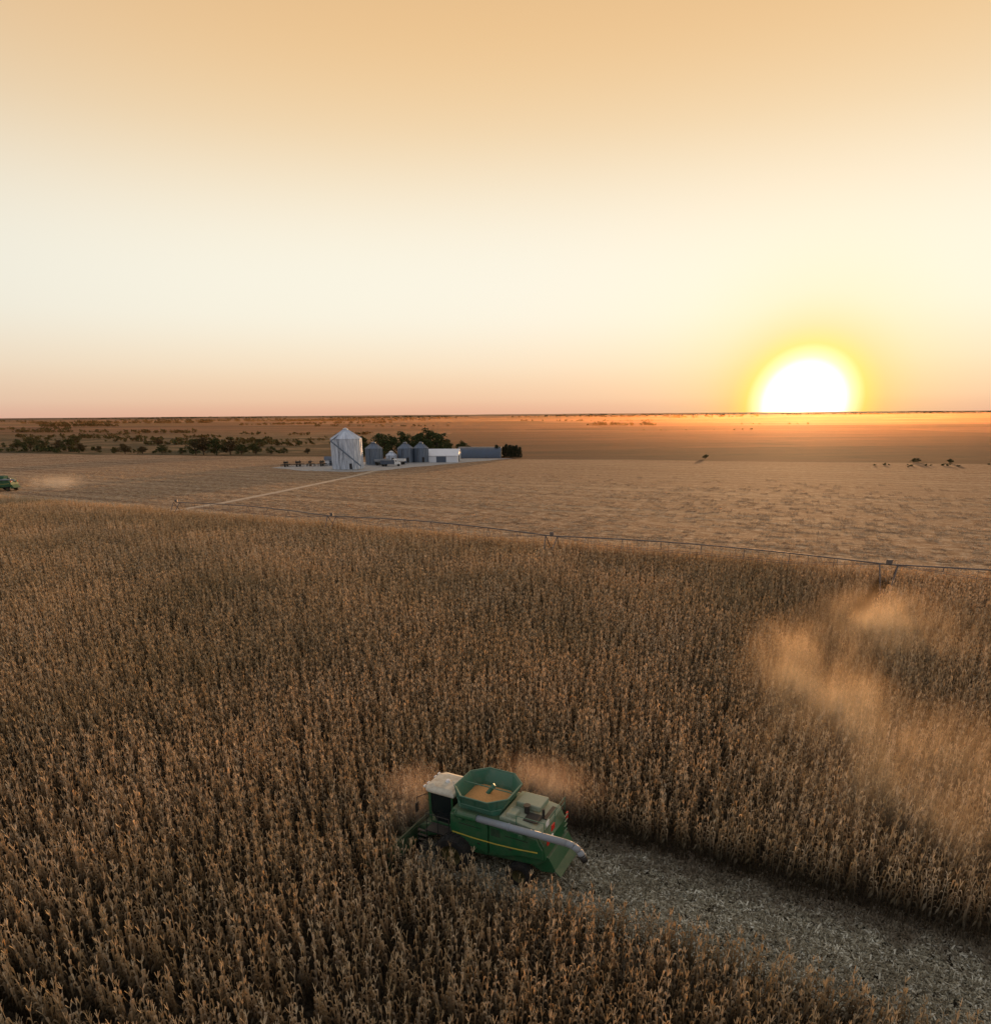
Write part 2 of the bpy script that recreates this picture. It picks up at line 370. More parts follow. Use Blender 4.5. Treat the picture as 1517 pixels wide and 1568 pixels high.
# ------------------------------------------------------------------ combine harvester
GREEN=simple('green_paint',(.022,.12,.045),.38,0,.34,(.15,.14,.09),2.2,.5,dust=.6)
DGREEN=simple('tank_green',(.05,.17,.11),.5,0,.4,(.24,.25,.17),2.2,.4,dust=.5)
HGREEN=simple('dusty_header_green',(.03,.09,.035),.7,0,.75,(.16,.13,.08),2.,.3,dust=.8)
YEL=simple('yellow_paint',(.70,.54,.08),.5,0,.3)
RIM=simple('dusty_wheel_rim',(.12,.10,.03),.7,0,.8,(.06,.05,.035),2.5)
BLK=simple('black_plastic',(.02,.02,.02),.6,0,.3,(.12,.09,.06),dust=.4)
TIRE=simple('tire_rubber',(.018,.018,.017),.9,0,.6,(.07,.055,.04),3)
CREAM=simple('dusty_roof',(.60,.56,.45),.65,0,.85,(.38,.31,.22),2.5)
DUSTY=simple('dusty_deck',(.24,.31,.21),.8,0,.85,(.46,.42,.31),3.,dust=.5)
GREY=simple('auger_paint',(.28,.315,.35),.5,0,.5,(.28,.24,.20),1.5,.3)
STEEL=simple('steel',(.35,.35,.36),.4,.8,.4)
REDM=simple('red_lens',(.65,.03,.02),.3,0,.1)
WHT=simple('white_paint',(.8,.8,.78),.5,0,.15)
GRAIN=simple('corn_grain',(.68,.34,.12),.8,0,.6,(.42,.20,.06),14.)
gm,t,b=mat('cab_glass'); b.inputs['Base Color'].default_value=(.015,.02,.02,1); b.inputs['Roughness'].default_value=.08
def lugwheel(name,par,x,y,r,w):
    b=MB(); sg=1 if y>0 else -1
    n=36; rings=[]
    for yy,rr in((-w/2,r*.55),(-w/2,r*.86),(-w/2*.8,r*.96),(w/2*.8,r*.96),(w/2,r*.86),(w/2,r*.55)):
        rings.append([(math.cos(2*math.pi*i/n)*rr,yy,math.sin(2*math.pi*i/n)*rr) for i in range(n)])
    b.loft(rings,0)
    for i in range(22):
        for sd_ in(-1,1):
            A=2*math.pi*(i+.5*(sd_>0))/22; A2=A+.14
            p=lambda A,rr,yy:(math.cos(A)*rr,yy,math.sin(A)*rr)
            vs=[p(A,r*.94,0),p(A+.06,r*.94,0),p(A2+.06,r*.94,sd_*w*.47),p(A2,r*.94,sd_*w*.47)]
            vs+= [p(A,r*1.0,0),p(A+.06,r*1.0,0),p(A2+.06,r*.99,sd_*w*.47),p(A2,r*.99,sd_*w*.47)]
            b.add(vs,[[0,1,2,3],[4,5,6,7],[0,1,5,4],[1,2,6,5],[2,3,7,6],[3,0,4,7]],0)
    rings=[]
    for yy,rr in((w*.47,r*.56),(w*.40,r*.50),(w*.12,r*.42),(w*.12,r*.2),(w*.3,r*.16),(w*.3,.01)):
        rings.append([(math.cos(2*math.pi*i/n)*rr,sg*yy,math.sin(2*math.pi*i/n)*rr) for i in range(n)])
    b.loft(rings,1)
    o=b.obj(name,[TIRE,RIM],par,smooth=False); o.location=(x,y,r)
def combine(loc,heading,name='combine_harvester',sc=.93):
    E=empty(name,loc,heading,sc)
    # chassis body
    b=MB(); b.prof([(-4.35,1.35),(-4.75,1.75),(-4.65,2.5),(-4.3,3.0),(-2.8,3.25),(.25,3.25),(.40,2.9),(.40,1.15),(-.9,1.0),(-2.4,1.15)],-1.42,1.42)
    b.obj('body',[GREEN],E,bevel=.08)
    # side shields, two doors per side with curved lower edges
    for sg,nm in((1,'left'),(-1,'right')):
        for j,pr in enumerate(([(-1.78,3.02),(.28,3.02),(.34,2.2),(.12,1.75),(-.5,1.45),(-1.78,1.30)],[(-4.62,2.35),(-4.32,2.90),(-1.84,3.02),(-1.84,1.30),(-2.6,1.42),(-3.5,1.72),(-4.68,1.85)])):
            b=MB(); b.prof(pr,sg*1.43,sg*1.56); b.obj(nm+'_shield_%d'%(j+1),[GREEN],E,bevel=.05)
        b=MB()
        pts=[(.20,2.02),(-1.0,1.98),(-2.2,2.0),(-3.4,2.08),(-4.4,2.20)]
        for (x0,z0),(x1,z1) in zip(pts[:-1],pts[1:]):
            b.add([(x0,sg*1.567,z0-.035),(x0,sg*1.567,z0+.035),(x1,sg*1.567,z1+.035),(x1,sg*1.567,z1-.035)],[[0,1,2,3]])
        b.obj(nm+'_stripe',[YEL],E)
        b=MB()
        for q in range(7): b.box((-2.2-.0*q,sg*1.566,2.45+q*.06),(.5,.012,.025))
        b.box((-3.3,sg*1.566,2.62),(1.2,.012,.03)); b.box((-.8,sg*1.566,2.62),(1.2,.012,.03)); b.box((-1.3,sg*1.575,1.75),(.16,.03,.05));b.box((-3.0,sg*1.575,1.95),(.16,.03,.05))
        b.obj(nm+'_vents',[BLK],E)
    # grain tank: hopper + flared folding extensions
    def octo(x0,x1,y,z,c): return [(x0+c,-y,z),(x1-c,-y,z),(x1,-y+c,z),(x1,y-c,z),(x1-c,y,z),(x0+c,y,z),(x0,y-c,z),(x0,-y+c,z)]
    b=MB()
    b.loft([octo(-2.15,.2,1.2,3.2,.25),octo(-2.2,.25,1.26,3.52,.4),octo(-2.5,.42,1.55,4.12,.75),octo(-2.43,.36,1.49,4.12,.73),octo(-2.13,.18,1.18,3.52,.38),octo(-2.05,.1,1.1,3.15,.25)],0)
    top=octo(-2.51,.43,1.56,4.14,.75); bot=octo(-2.21,.26,1.27,3.53,.4)
    for i in range(8):
        b.tube(top[i],top[(i+1)%8],.04,n=6); b.tube(top[i],bot[i],.03,n=6); b.tube(bot[i],bot[(i+1)%8],.04,n=6)
        tm=(Vector(top[i])+Vector(top[(i+1)%8]))/2; bm_=(Vector(bot[i])+Vector(bot[(i+1)%8]))/2; b.tube(tm,bm_,.022,n=5)
    b.obj('grain_tank',[DGREEN],E)
    b=MB(); rr=octo(-2.1,.15,1.15,3.36,.36); c=(-.9,0.1,3.72); g8=[((q[0]-c[0])*.5+c[0],(q[1]-c[1])*.5+c[1],3.56) for q in rr]
    vs=rr+g8+[c]; b.add(vs,[[i,(i+1)%8,8+(i+1)%8,8+i] for i in range(8)]+[[8+i,8+(i+1)%8,16] for i in range(8)]); b.obj('grain',[GRAIN],E,smooth=True)
    b=MB(); b.tube((-.9,.1,3.5),(-1.3,-.2,4.1),.11,n=10); b.tube((-2.4,0,4.0),(.3,0,4.0),.03,n=6); b.obj('tank_auger',[DGREEN],E)
    # cab
    b=MB()
    def rect(x0,x1,y,z): return [(x0,-y,z),(x1-.25,-y,z),(x1,-y*.7,z),(x1,y*.7,z),(x1-.25,y,z),(x0,y,z)]
    b.loft([rect(.55,1.75,.82,1.75),rect(.55,2.05,.90,2.4),rect(.55,2.05,.92,3.42)],0,cap0=True,cap1=True); b.obj('cab_glass',[gm],E)
    b=MB()
    for a_,c_ in zip(rect(.54,2.05,.92,1.72),rect(.54,2.08,.94,3.44)): b.tube(a_,c_,.045,n=6)
    b.prof([(.5,1.5),(1.9,1.5),(1.75,1.8),(.5,1.8)],-.9,.9); b.obj('cab_frame',[GREEN],E)
    b=MB(); b.loft([rect(.45,2.15,.95,3.43),rect(.40,2.28,1.0,3.51),rect(.45,2.2,.95,3.63),rect(.70,1.9,.70,3.72)],0,cap0=True,cap1=True); b.obj('cab_roof',[CREAM],E,bevel=.06)
    b=MB()
    for y in(-.7,-.35,.35,.7): b.box((2.28,y,3.57),(.08,.18,.09))
    b.tube((.8,.3,3.66),(.8,.3,4.0),.02,n=6); b.tube((1.3,0,3.71),(1.3,0,3.82),.14,.10,n=12); b.obj('roof_lights',[WHT],E)
    b=MB()
    for sg in(1,-1):
        b.path([(2.05,sg*.93,3.3),(2.3,sg*1.45,3.3),(2.3,sg*1.45,2.9)],.02,n=5); b.box((2.3,sg*1.45,2.75),(.06,.24,.5))
    b.obj('mirrors',[BLK],E)
    # platform, railing, ladder
    b=MB(); b.box((.95,1.35,1.72),(1.5,.75,.06)); 
    for x in(.3,.95,1.6): b.tube((x,1.70,1.75),(x,1.70,2.7),.02,n=6)
    for z in(2.25,2.7): b.tube((.3,1.70,z),(1.6,1.70,z),.02,n=6)
    for q in range(5): b.box((1.85,1.75,.55+q*.28),(.5,.14,.03),rz=0)
    b.tube((1.6,1.72,.5),(1.6,1.72,1.8),.02,n=6); b.tube((2.1,1.72,.5),(2.1,1.72,1.8),.02,n=6)
    b.obj('platform_and_ladder',[BLK],E)
    # rear engine deck
    b=MB(); b.prof([(-4.45,3.0),(-4.35,3.2),(-2.7,3.44),(-2.3,3.44),(-2.25,3.2)],-1.3,1.3); b.obj('engine_deck',[DUSTY],E,bevel=.04)
    b=MB(); b.box((-3.25,-.45,3.52),(1.3,1.1,.30)); b.box((-2.8,.85,3.5),(.5,.6,.25)); b.obj('engine_hood',[DUSTY],E,bevel=.06)
    b=MB(); b.box((-3.75,.62,3.36),(.75,.75,.04)); b.box((-4.25,-.3,3.25),(.25,1.2,.05)); b.tube((-4.1,.2,3.2),(-4.1,.2,3.7),.07,n=10); b.tube((-3.3,.35,3.4),(-3.3,.35,3.75),.13,n=12); b.tube((-3.3,.35,3.75),(-3.3,.35,3.8),.18,n=12)
    b.obj('engine_details',[BLK],E)
    b=MB()
    for (p0,p1) in (((-4.6,1.3,3.0),(-4.6,1.3,3.7)),((-4.6,-1.3,3.0),(-4.6,-1.3,3.7)),((-4.6,0,3.0),(-4.6,0,3.7)),((-4.6,1.3,3.7),(-4.6,-1.3,3.7)),((-4.6,1.3,3.4),(-4.6,-1.3,3.4)),((-3.2,1.35,3.2),(-3.2,1.35,3.75)),((-3.2,1.35,3.75),(-4.6,1.3,3.7))): b.tube(p0,p1,.02,n=6)
    for z in np.arange(1.0,3.0,.28): b.box((-4.85,-.9,z),(.05,.4,.03))
    b.obj('rear_railing',[DGREEN],E)
    b=MB(); b.box((-4.78,1.2,2.75),(.06,.2,.4)); b.box((-4.78,-1.2,2.75),(.06,.2,.4)); b.box((-4.72,.5,3.1),(.05,.35,.3)); b.obj('tail_lights',[REDM],E)
    b=MB(); b.box((-4.80,.85,2.75),(.05,.35,.25)); b.box((-4.6,.9,3.5),(.04,.3,.3)); b.obj('rear_sign',[WHT],E)
    # straw chopper and spreader
    b=MB(); b.prof([(-4.2,1.9),(-4.85,1.85),(-5.20,1.25),(-5.1,1.1),(-4.5,1.0),(-4.0,1.2)],-1.25,1.25,0)
    for y in np.linspace(-1.1,1.1,9): b.prof([(-5.15,1.22),(-5.45,.95),(-5.40,.88),(-5.05,1.1)],y-.015,y+.015,0)
    b.prof([(-5.18,1.28),(-5.50,1.02),(-5.50,.99),(-5.17,1.24)],-1.3,1.3,0)
    b.obj('straw_chopper',[GREEN],E,bevel=.03)
    # unloading auger folded along left side
    b=MB(); A0=(-.2,1.62,3.18); A1=(-5.85,1.70,3.30)
    b.tube((-1.2,1.625,3.2),A1,.165,n=20); 
    b.path([A1,(-6.2,1.70,3.25),(-6.48,1.70,3.08),(-6.66,1.70,2.82)],.162,n=16)
    b.tube((-2.9,1.65,3.235),(-3.0,1.65,3.238),.19,n=20)
    b.tube((-6.60,1.70,2.90),(-6.76,1.70,2.62),.175,.15,n=14,mat=1)
    b.obj('unloading_auger',[GREY,BLK],E,smooth=True)
    b=MB(); b.tube(A0,(-1.25,1.625,3.2),.21,n=16); b.tube((-.35,1.62,3.1),(-.35,1.15,2.7),.2,n=14); b.tube((-.2,1.62,3.18),(.1,1.3,2.9),.18,n=14); b.prof([(-3.75,3.12),(-3.55,3.12),(-3.5,2.9),(-3.8,2.9)],1.4,1.9)
    b.obj('auger_elbow',[GREEN],E,smooth=False,bevel=.02)
    # axles + wheels
    b=MB(); b.box((0,0,.95),(.5,3.2,.45)); b.box((-3.5,0,.75),(.25,2.9,.25)); b.box((-1.7,0,1.15),(4.2,1.3,.4)); b.obj('axles',[GREEN],E)
    for y in(1.75,-1.75): lugwheel('front_wheel_'+('l' if y>0 else 'r'),E,0,y,.98,.72)
    for y in(1.45,-1.45): lugwheel('rear_wheel_'+('l' if y>0 else 'r'),E,-3.5,y,.66,.5)
    # feeder house
    b=MB(); b.prof([(.7,1.3),(.9,1.95),(2.75,1.1),(2.7,.35)],-.75,.75); b.obj('feeder_house',[GREEN],E,bevel=.04)
    # corn head
    b=MB(); hw=3.6
    b.prof([(2.65,.3),(2.65,1.25),(2.8,1.30),(2.95,.55),(3.5,.30),(3.5,.22)],-hw,hw)
    for sg in(1,-1): b.prof([(2.6,.25),(2.6,1.25),(3.4,1.0),(4.3,.45),(4.9,.10),(4.0,.12)],sg*hw-.09,sg*hw+.09)
    b.tube((2.72,-hw,1.33),(2.72,hw,1.33),.07,n=8)
    b.obj('corn_head_frame',[HGREEN],E,bevel=.02)
    b=MB()
    for k in range(9):
        y=-hw+k*.9
        ring=lambda x,w,z0,z1:[(x,y-w,z0),(x,y-w*.6,z1),(x,y+w*.6,z1),(x,y+w,z0)]
        b.loft([ring(3.2,.34,.25,.80),ring(3.9,.32,.2,.68),ring(4.5,.18,.12,.38),ring(4.95,.02,.06,.12)],0,cap0=True)
    b.obj('row_snouts',[HGREEN],E)
    b=MB(); b.tube((3.05,-hw+.1,.62),(3.05,hw-.1,.62),.12,n=12)
    pts=[(3.05+.27*math.cos(q*.5),-hw+.1+q*(2*hw-.2)/150,.62+.27*math.sin(q*.5)) for q in range(151)]
    b.path(pts,.025,n=4); b.obj('cross_auger',[STEEL],E)
    return E
combine((-.88,27.97,0),math.atan2(-D[1],-D[0]))
combine((-141.5,203.,0),R(172),'combine_harvester',1.)

# ------------------------------------------------------------------ pivot irrigation
GALV=simple('galvanised_pipe',(.17,.15,.14),.6,.4,.3)
tow=[(-118.4,93.6),(-77.,91.0),(-35.8,88.3),(5.3,86.6),(46.5,85.0)]
tw=[SN(*q) for q in tow]; P0=(*SN(-35,88.4),0)
E=empty('irrigation_pivot',P0)
def loc(x,y,z): return (x-P0[0],y-P0[1],z)
for j,(x,y) in enumerate(tw):
    b=MB(); ap=(x,y)
    w=N
    for q in(-1,1):
        for e in(-1,1):
            b.tube(loc(x+w[0]*2.1*q+D[0]*.35*e,y+w[1]*2.1*q+D[1]*.35*e,.7),loc(x+D[0]*.9*e,y+D[1]*.9*e,3.9),.07,n=5)
    b.tube(loc(x-w[0]*2.3,y-w[1]*2.3,.75),loc(x+w[0]*2.3,y+w[1]*2.3,.75),.09,n=6)
    b.tube(loc(x-w[0]*1.1,y-w[1]*1.1,2.2),loc(x+w[0]*1.1,y+w[1]*1.1,2.2),.035,n=5)
    b.box(loc(x,y,4.2),(.5,.4,.5)); b.obj('tower_%d'%j,[GALV],E)
    b=MB()
    for q in(-1,1):
        c=Vector(loc(x+w[0]*2.2*q,y+w[1]*2.2*q,.6)); dd=Vector((D[0],D[1],0))*.14
        b.tube(c-dd,c+dd,.6,n=20,mat=0); b.tube(c-dd*1.1,c+dd*1.1,.32,n=14,mat=1)
    b.obj('tower_wheels_%d'%j,[TIRE,GALV],E)
for j in range(len(tw)-1):
    b=MB(); a_=np.array(tw[j]); c_=np.array(tw[j+1]); ns=8; top=[];bl=[];br=[]
    for i in range(ns+1):
        q=i/ns; xy=a_*(1-q)+c_*q; zt=3.9+.5*math.sin(math.pi*q); dz=1.15*min(1,4*q,4*(1-q)) if 0<q<1 else 0
        top.append(loc(xy[0],xy[1],zt)); dp=.55*min(1,4*q*(1-q)*2)
        bl.append(loc(xy[0]+N[0]*dp,xy[1]+N[1]*dp,zt-dz)); br.append(loc(xy[0]-N[0]*dp,xy[1]-N[1]*dp,zt-dz))
    b.path(top,.085,n=6)
    for i in range(ns): b.tube(bl[i],bl[i+1],.022,n=4); b.tube(br[i],br[i+1],.022,n=4)
    for i in range(1,ns): b.tube(bl[i],br[i],.02,n=4); b.tube(top[i],bl[i],.03,n=4); b.tube(top[i],br[i],.03,n=4)
    for i in range(1,15):
        q=i/15; xy=a_*(1-q)+c_*q; zt=3.9+.5*math.sin(math.pi*q); b.tube(loc(xy[0],xy[1],zt),loc(xy[0],xy[1],2.3),.02,n=4)
    b.obj('span_%d'%j,[GALV],E)

# ------------------------------------------------------------------ farmstead
def galv(name,c=(.66,.70,.76)):
    m,t,b=mat(name); tc=t.node('ShaderNodeTexCoord'); sp=t.node('ShaderNodeSeparateXYZ'); t.l.new(tc.outputs['Object'],sp.inputs[0])
    an=t.math('ARCTAN2',sp.outputs[1],sp.outputs[0]); pn=t.noise(t.comb(t.math('MULTIPLY',an,4.),t.math('MULTIPLY',sp.outputs[2],.12)),1.6,4,.7)
    col=t.mix(t.mr(pn,.35,.65),c,(c[0]*.5,c[1]*.52,c[2]*.56)); t._set(b.inputs['Base Color'],col)
    b.inputs['Metallic'].default_value=.35; b.inputs['Roughness'].default_value=.42
    wv=t.math('SINE',t.math('MULTIPLY',sp.outputs[2],2*math.pi/.35)); t.l.new(t.bump(wv,.4,.03),b.inputs['Normal']); return m
GAL=galv('galvanised_steel',(.78,.84,.92)); GALD=galv('weathered_steel',(.20,.25,.32)); CONC=simple('concrete',(.4,.38,.35),.9)
def grain_bin(name,x,y,rad,eave,peak,mt,ribs=20):
    E=empty(name,(x,y,0)); n=60
    ring=lambda r,z:[(math.cos(2*math.pi*i/n)*r,math.sin(2*math.pi*i/n)*r,z) for i in range(n)]
    b=MB(); b.loft([ring(rad,.25),ring(rad,eave)],0); b.obj('wall',[mt],E,smooth=True)
    b=MB()
    for i in range(ribs):
        a=2*math.pi*(i+.5)/ribs; c,s=math.cos(a),math.sin(a); b.tube((c*(rad+.06),s*(rad+.06),.3),(c*(rad+.06),s*(rad+.06),eave),.13,n=4)
    b.obj('stiffeners',[mt],E)
    b=MB(); b.loft([ring(rad+.15,eave-.05),ring(rad+.05,eave+.05),ring(.9,peak-.5)],0)
    for i in range(ribs): 
        a=2*math.pi*i/ribs; c,s=math.cos(a),math.sin(a); b.tube((c*(rad+.1),s*(rad+.1),eave+.1),(c*.9,s*.9,peak-.42),.06,n=4)
    b.tube((0,0,peak-.55),(0,0,peak-.1),.95,n=20); b.tube((0,0,peak-.1),(0,0,peak+.25),1.05,.15,n=20)
    b.obj('roof',[mt],E)
    b=MB(); b.loft([ring(rad+.5,0),ring(rad+.5,.25)],0,cap1=True); b.obj('foundation',[CONC],E)
    b=MB(); a0=-1.9; c,s=math.cos(a0)*(rad+.3),math.sin(a0)*(rad+.3)
    for q in(-.25,.25): b.tube((c+q,s,.4),(c+q,s,eave),.035,n=4)
    for z in np.arange(.6,eave,.6): b.tube((c-.25,s,z),(c+.25,s,z),.03,n=4)
    b.box((math.cos(-1.2)*rad,math.sin(-1.2)*rad,1.4),(1.,.35,2.)); b.obj('ladder_and_door',[BLK],E)
    return E
big=grain_bin('grain_silo',-54.5,277,5.9,11.5,15.2,GAL,24)
b=MB(); b.tube((-4.6,-6.6,10.8),(6.5,-7.6,1.6),.28,n=8); b.tube((-4.6,-6.6,10.8),(-2.,-3,12.9),.2,n=8)
for q in(.4,.8): 
    px,py,pz=-4.6+11.1*q,-6.6-q,10.8-9.2*q
    b.tube((px,py,pz),(px-1,py-1.,0),.08,n=5); b.tube((px,py,pz),(px+1,py-1.,0),.08,n=5)
b.obj('loading_auger',[GALD],big)
grain_bin('grain_bin',-47.5,299,3.5,6.8,9.2,GALD,14)
grain_bin('grain_bin',-35.5,311,3.4,6.2,8.6,GALD,14)
grain_bin('grain_bin',-28.8,312,3.2,6.2,8.6,GALD,14)
grain_bin('grain_bin',-41.5,309,2.3,3.4,5.0,GAL,10)
SHW=simple('white_metal_siding',(.80,.82,.86),.5,0,.15,(.5,.48,.45),.4); SHD=simple('dark_metal_roof',(.10,.13,.18),.45,.3,.3,(.15,.14,.13),.4)
def shed(name,x,y,L,Wd,h,pk,wall,roof,rz,doors=2):
    E=empty(name,(x,y,0),rz); b=MB()
    b.add([(-L/2,-Wd/2,0),(L/2,-Wd/2,0),(L/2,Wd/2,0),(-L/2,Wd/2,0),(-L/2,-Wd/2,h),(L/2,-Wd/2,h),(L/2,Wd/2,h),(-L/2,Wd/2,h),(-L/2,0,pk),(L/2,0,pk)],[[0,1,5,4],[2,3,7,6],[1,2,6,9,5],[3,0,4,8,7]]); b.obj('walls',[wall],E)
    b=MB(); o=.4
    for sg in(-1,1):
        b.add([(-L/2-o,sg*(Wd/2+o),h-.2),(L/2+o,sg*(Wd/2+o),h-.2),(L/2+o,0,pk+.1),(-L/2-o,0,pk+.1),(-L/2-o,sg*(Wd/2+o),h-.1),(L/2+o,sg*(Wd/2+o),h-.1),(L/2+o,0,pk+.2),(-L/2-o,0,pk+.2)],[[0,1,2,3],[4,5,6,7],[0,1,5,4],[1,2,6,5],[3,0,4,7]])
        for q in np.linspace(-L/2,L/2,int(L/1.2)): b.tube((q,sg*(Wd/2+o),h-.08),(q,0,pk+.22),.04,n=4)
    b.obj('roof',[roof],E)
    b=MB()
    for q in range(doors): xx=-L/2+L*(q+.5)/doors; b.box((xx,-Wd/2-.04,h*.42),(L/doors*.3,.08,h*.84))
    b.box((L/2+.04,0,h*.45),(.08,Wd*.4,h*.9)); b.obj('doors',[SHD],E)
    return E
shed('machine_shed',-19.5,318,14.5,13,3.0,5.3,SHW,SHW,R(-4),1)
shed('utility_shed',-66,300,5,4,2.4,3.4,SHW,SHD,R(10),1)
# quonset building (rounded roof)
E=empty('quonset_barn',(-3.,348,0),R(-6)); b=MB(); L=21; 
prof=[(6.5*math.cos(q),4.9*math.sin(q)) for q in np.linspace(0,math.pi,19)]
b.loft([[(x,y,z) for (y,z) in prof] for x in np.linspace(-L/2,L/2,22)],0,close=False); b.obj('arched_roof',[SHD],E,smooth=True)
b=MB()
for x in np.linspace(-L/2,L/2,22): b.path([(x,y*1.005,z*1.005+.02) for y,z in prof],.06,n=4)
b.obj('roof_ribs',[SHD],E)
b=MB(); 
for x in(-L/2+.05,L/2-.05): b.add([(x,y*.99,z*.99) for y,z in prof],[list(range(19))])
b.obj('end_walls',[SHW],E)
b=MB(); b.box((L/2+.03,0,1.9),(.08,4,3.8)); b.obj('door',[BLK],E)
# trucks, wagons and implements
def wagon(x,y,rz,name,colm,L=6,h=2.6):
    E=empty(name,(x,y,0),rz); b=MB()
    o=[(-L/2,-1.25,h),(L/2,-1.25,h),(L/2,1.25,h),(-L/2,1.25,h)]; q=[(-L/4,-.6,1.1),(L/4,-.6,1.1),(L/4,.6,1.1),(-L/4,.6,1.1)]
    b.loft([q,[(a,b_,h-.9) for a,b_,_ in o],o],0,cap0=True); b.obj('hopper',[colm],E)
    b=MB(); b.box((0,0,.95),(L*.9,.9,.15)); b.tube((L*.45,0,.8),(L*.45+1.6,0,.5),.07,n=6); b.obj('frame',[BLK],E)
    b=MB()
    for xx in(-L*.3,L*.3):
        for yy in(-1.1,1.1): b.tube((xx,yy-.17,.55),(xx,yy+.17,.55),.55,n=16)
    b.obj('wheels',[TIRE],E)
RED=simple('dull_blue_paint',(.06,.09,.14),.5)
wagon(-44,296,R(5),'grain_wagon',GREY); wagon(-37,300,R(-12),'grain_wagon',WHT,5,2.4)
def truck(x,y,rz,name):
    E=empty(name,(x,y,0),rz)
    b=MB(); b.prof([(2.0,.7),(4.6,.7),(4.6,1.6),(3.5,1.75),(3.1,2.6),(2.0,2.65)],-1.1,1.1); b.obj('cab',[WHT],E,bevel=.06)
    b=MB(); b.box((2.7,0,2.15),(.5,2.22,.5)); b.prof([(3.49,1.8),(3.12,2.55),(3.16,2.55),(3.53,1.8)],-.95,.95); b.obj('windows',[gm],E)
    b=MB(); b.loft([[(-3.6,-1.2,.95),(1.8,-1.2,.95),(1.8,1.2,.95),(-3.6,1.2,.95)],[(-3.6,-1.25,2.5),(1.8,-1.25,2.5),(1.8,1.25,2.5),(-3.6,1.25,2.5)]],0,cap0=True,cap1=True); b.obj('grain_box',[RED],E)
    b=MB()
    for xx in(-2.6,-1.5,3.7):
        for yy in(-1,1): b.tube((xx,yy-.15,.5),(xx,yy+.15,.5),.5,n=16)
    b.obj('wheels',[TIRE],E)
truck(-40,290,R(12),'grain_truck')
def implement(x,y,rz):
    E=empty('tillage_implement',(x,y,0),rz); b=MB()
    for yy in(-1.5,-.5,.5,1.5): b.tube((-2.3,yy,1.),(2.3,yy,1.),.09,n=5)
    for xx in np.linspace(-2.3,2.3,6):
        b.tube((xx,-1.6,1.),(xx,1.6,1.),.07,n=5)
        b.tube((xx,-1.5,1.),(xx,-1.8,.1),.07,n=5); b.tube((xx,1.5,1.),(xx,1.2,.1),.07,n=5)
    b.tube((2.3,0,1.),(4.2,0,.5),.1,n=6); b.tube((-1.5,0,1),(-1.5,0,2.6),.12,n=5); b.tube((1.5,0,1),(1.5,0,2.5),.12,n=5); b.box((0,0,1.8),(2.4,1.2,.7)); b.obj('frame',[BLK],E)
    b=MB()
    for xx in(-1.2,1.2): b.tube((xx,-.2,.5),(xx,.2,.5),.5,n=14)
    b.obj('wheels',[TIRE],E)
for j in range(5): implement(-83+j*4.8,291+j*1.2+random.uniform(-1,1),R(random.uniform(60,110)))
# gravel yard and drive
m,t,b_=mat('gravel'); g=t.node('ShaderNodeNewGeometry'); c=t.ramp(t.noise(g.outputs['Position'],.8,7,.7),[(.3,(.26,.24,.22)),(.7,(.50,.48,.45))]); t._set(b_.inputs['Base Color'],c); b_.inputs['Roughness'].default_value=.95
b=MB(); pts=[(-88,287),(-70,268),(-50,262),(-38,270),(-25,290),(-2,318),(12,336),(-10,338),(-30,325),(-60,316),(-84,300)]
rp=[]
for i in range(len(pts)):
    a_=Vector(pts[i]);c_=Vector(pts[(i+1)%len(pts)])
    for q in range(4): rp.append((*(a_.lerp(c_,q/4)+Vector((random.uniform(-.8,.8),random.uniform(-.8,.8)))),.05))
b.add(rp,[list(range(len(rp)))]); b.obj('gravel_yard',[m])
m2,t,b_=mat('dirt_track'); g=t.node('ShaderNodeNewGeometry'); c=t.ramp(t.noise(g.outputs['Position'],.7,7,.7),[(.3,(.36,.26,.17)),(.7,(.60,.47,.33))]); t._set(b_.inputs['Base Color'],c); b_.inputs['Roughness'].default_value=.95
b=MB(); cp=[(-42,268),(-45,250),(-51,222),(-58,193),(-64.5,169),(-74,148)]
L_=[];
for i in range(len(cp)):
    a_=Vector(cp[max(i-1,0)]);c_=Vector(cp[min(i+1,len(cp)-1)]); d_=(c_-a_).normalized(); nn_=Vector((-d_.y,d_.x)); L_.append((Vector(cp[i])+nn_*1.2,Vector(cp[i])-nn_*1.2))
vs=[];[vs.extend([(*p_[0],.04),(*p_[1],.04)]) for p_ in L_]
b.add(vs,[[2*i,2*i+1,2*i+3,2*i+2] for i in range(len(cp)-1)]); b.obj('dirt_road',[m2])

# ------------------------------------------------------------------ trees
def folmat(name,c0,c1):
    m,t,b=mat(name); g=t.node('ShaderNodeNewGeometry'); c=t.ramp(g.outputs['Random Per Island'],[(0,c0),(1,c1)]); t._set(b.inputs['Base Color'],c); b.inputs['Roughness'].default_value=.8; b.inputs['Specular IOR Level'].default_value=.2
    return m
FOL=folmat('foliage',(.020,.035,.010),(.085,.095,.028)); FOLB=folmat('autumn_foliage',(.04,.035,.015),(.12,.085,.035)); CED=folmat('cedar_foliage',(.010,.018,.009),(.035,.045,.02)); BARK=simple('bark',(.06,.045,.03),.9)
def clump(b,r,c,rad,n,sz,mat):
    for _ in range(n):
        v=Vector((r.gauss(0,1),r.gauss(0,1),r.gauss(0,1))).normalized()*rad*(r.random()**.4); v.z*=.75
        u=Vector((r.gauss(0,1),r.gauss(0,1),r.gauss(0,1))).normalized(); w=u.cross(Vector((r.gauss(0,1),r.gauss(0,1),r.gauss(0,1)))).normalized(); s=sz*r.uniform(.6,1.3); p=Vector(c)+v
        b.add([p-u*s-w*s*.6,p+u*s-w*s*.6,p+u*s*.7+w*s*.7,p-u*s*.8+w*s*.6],[[0,1,2,3]],mat)
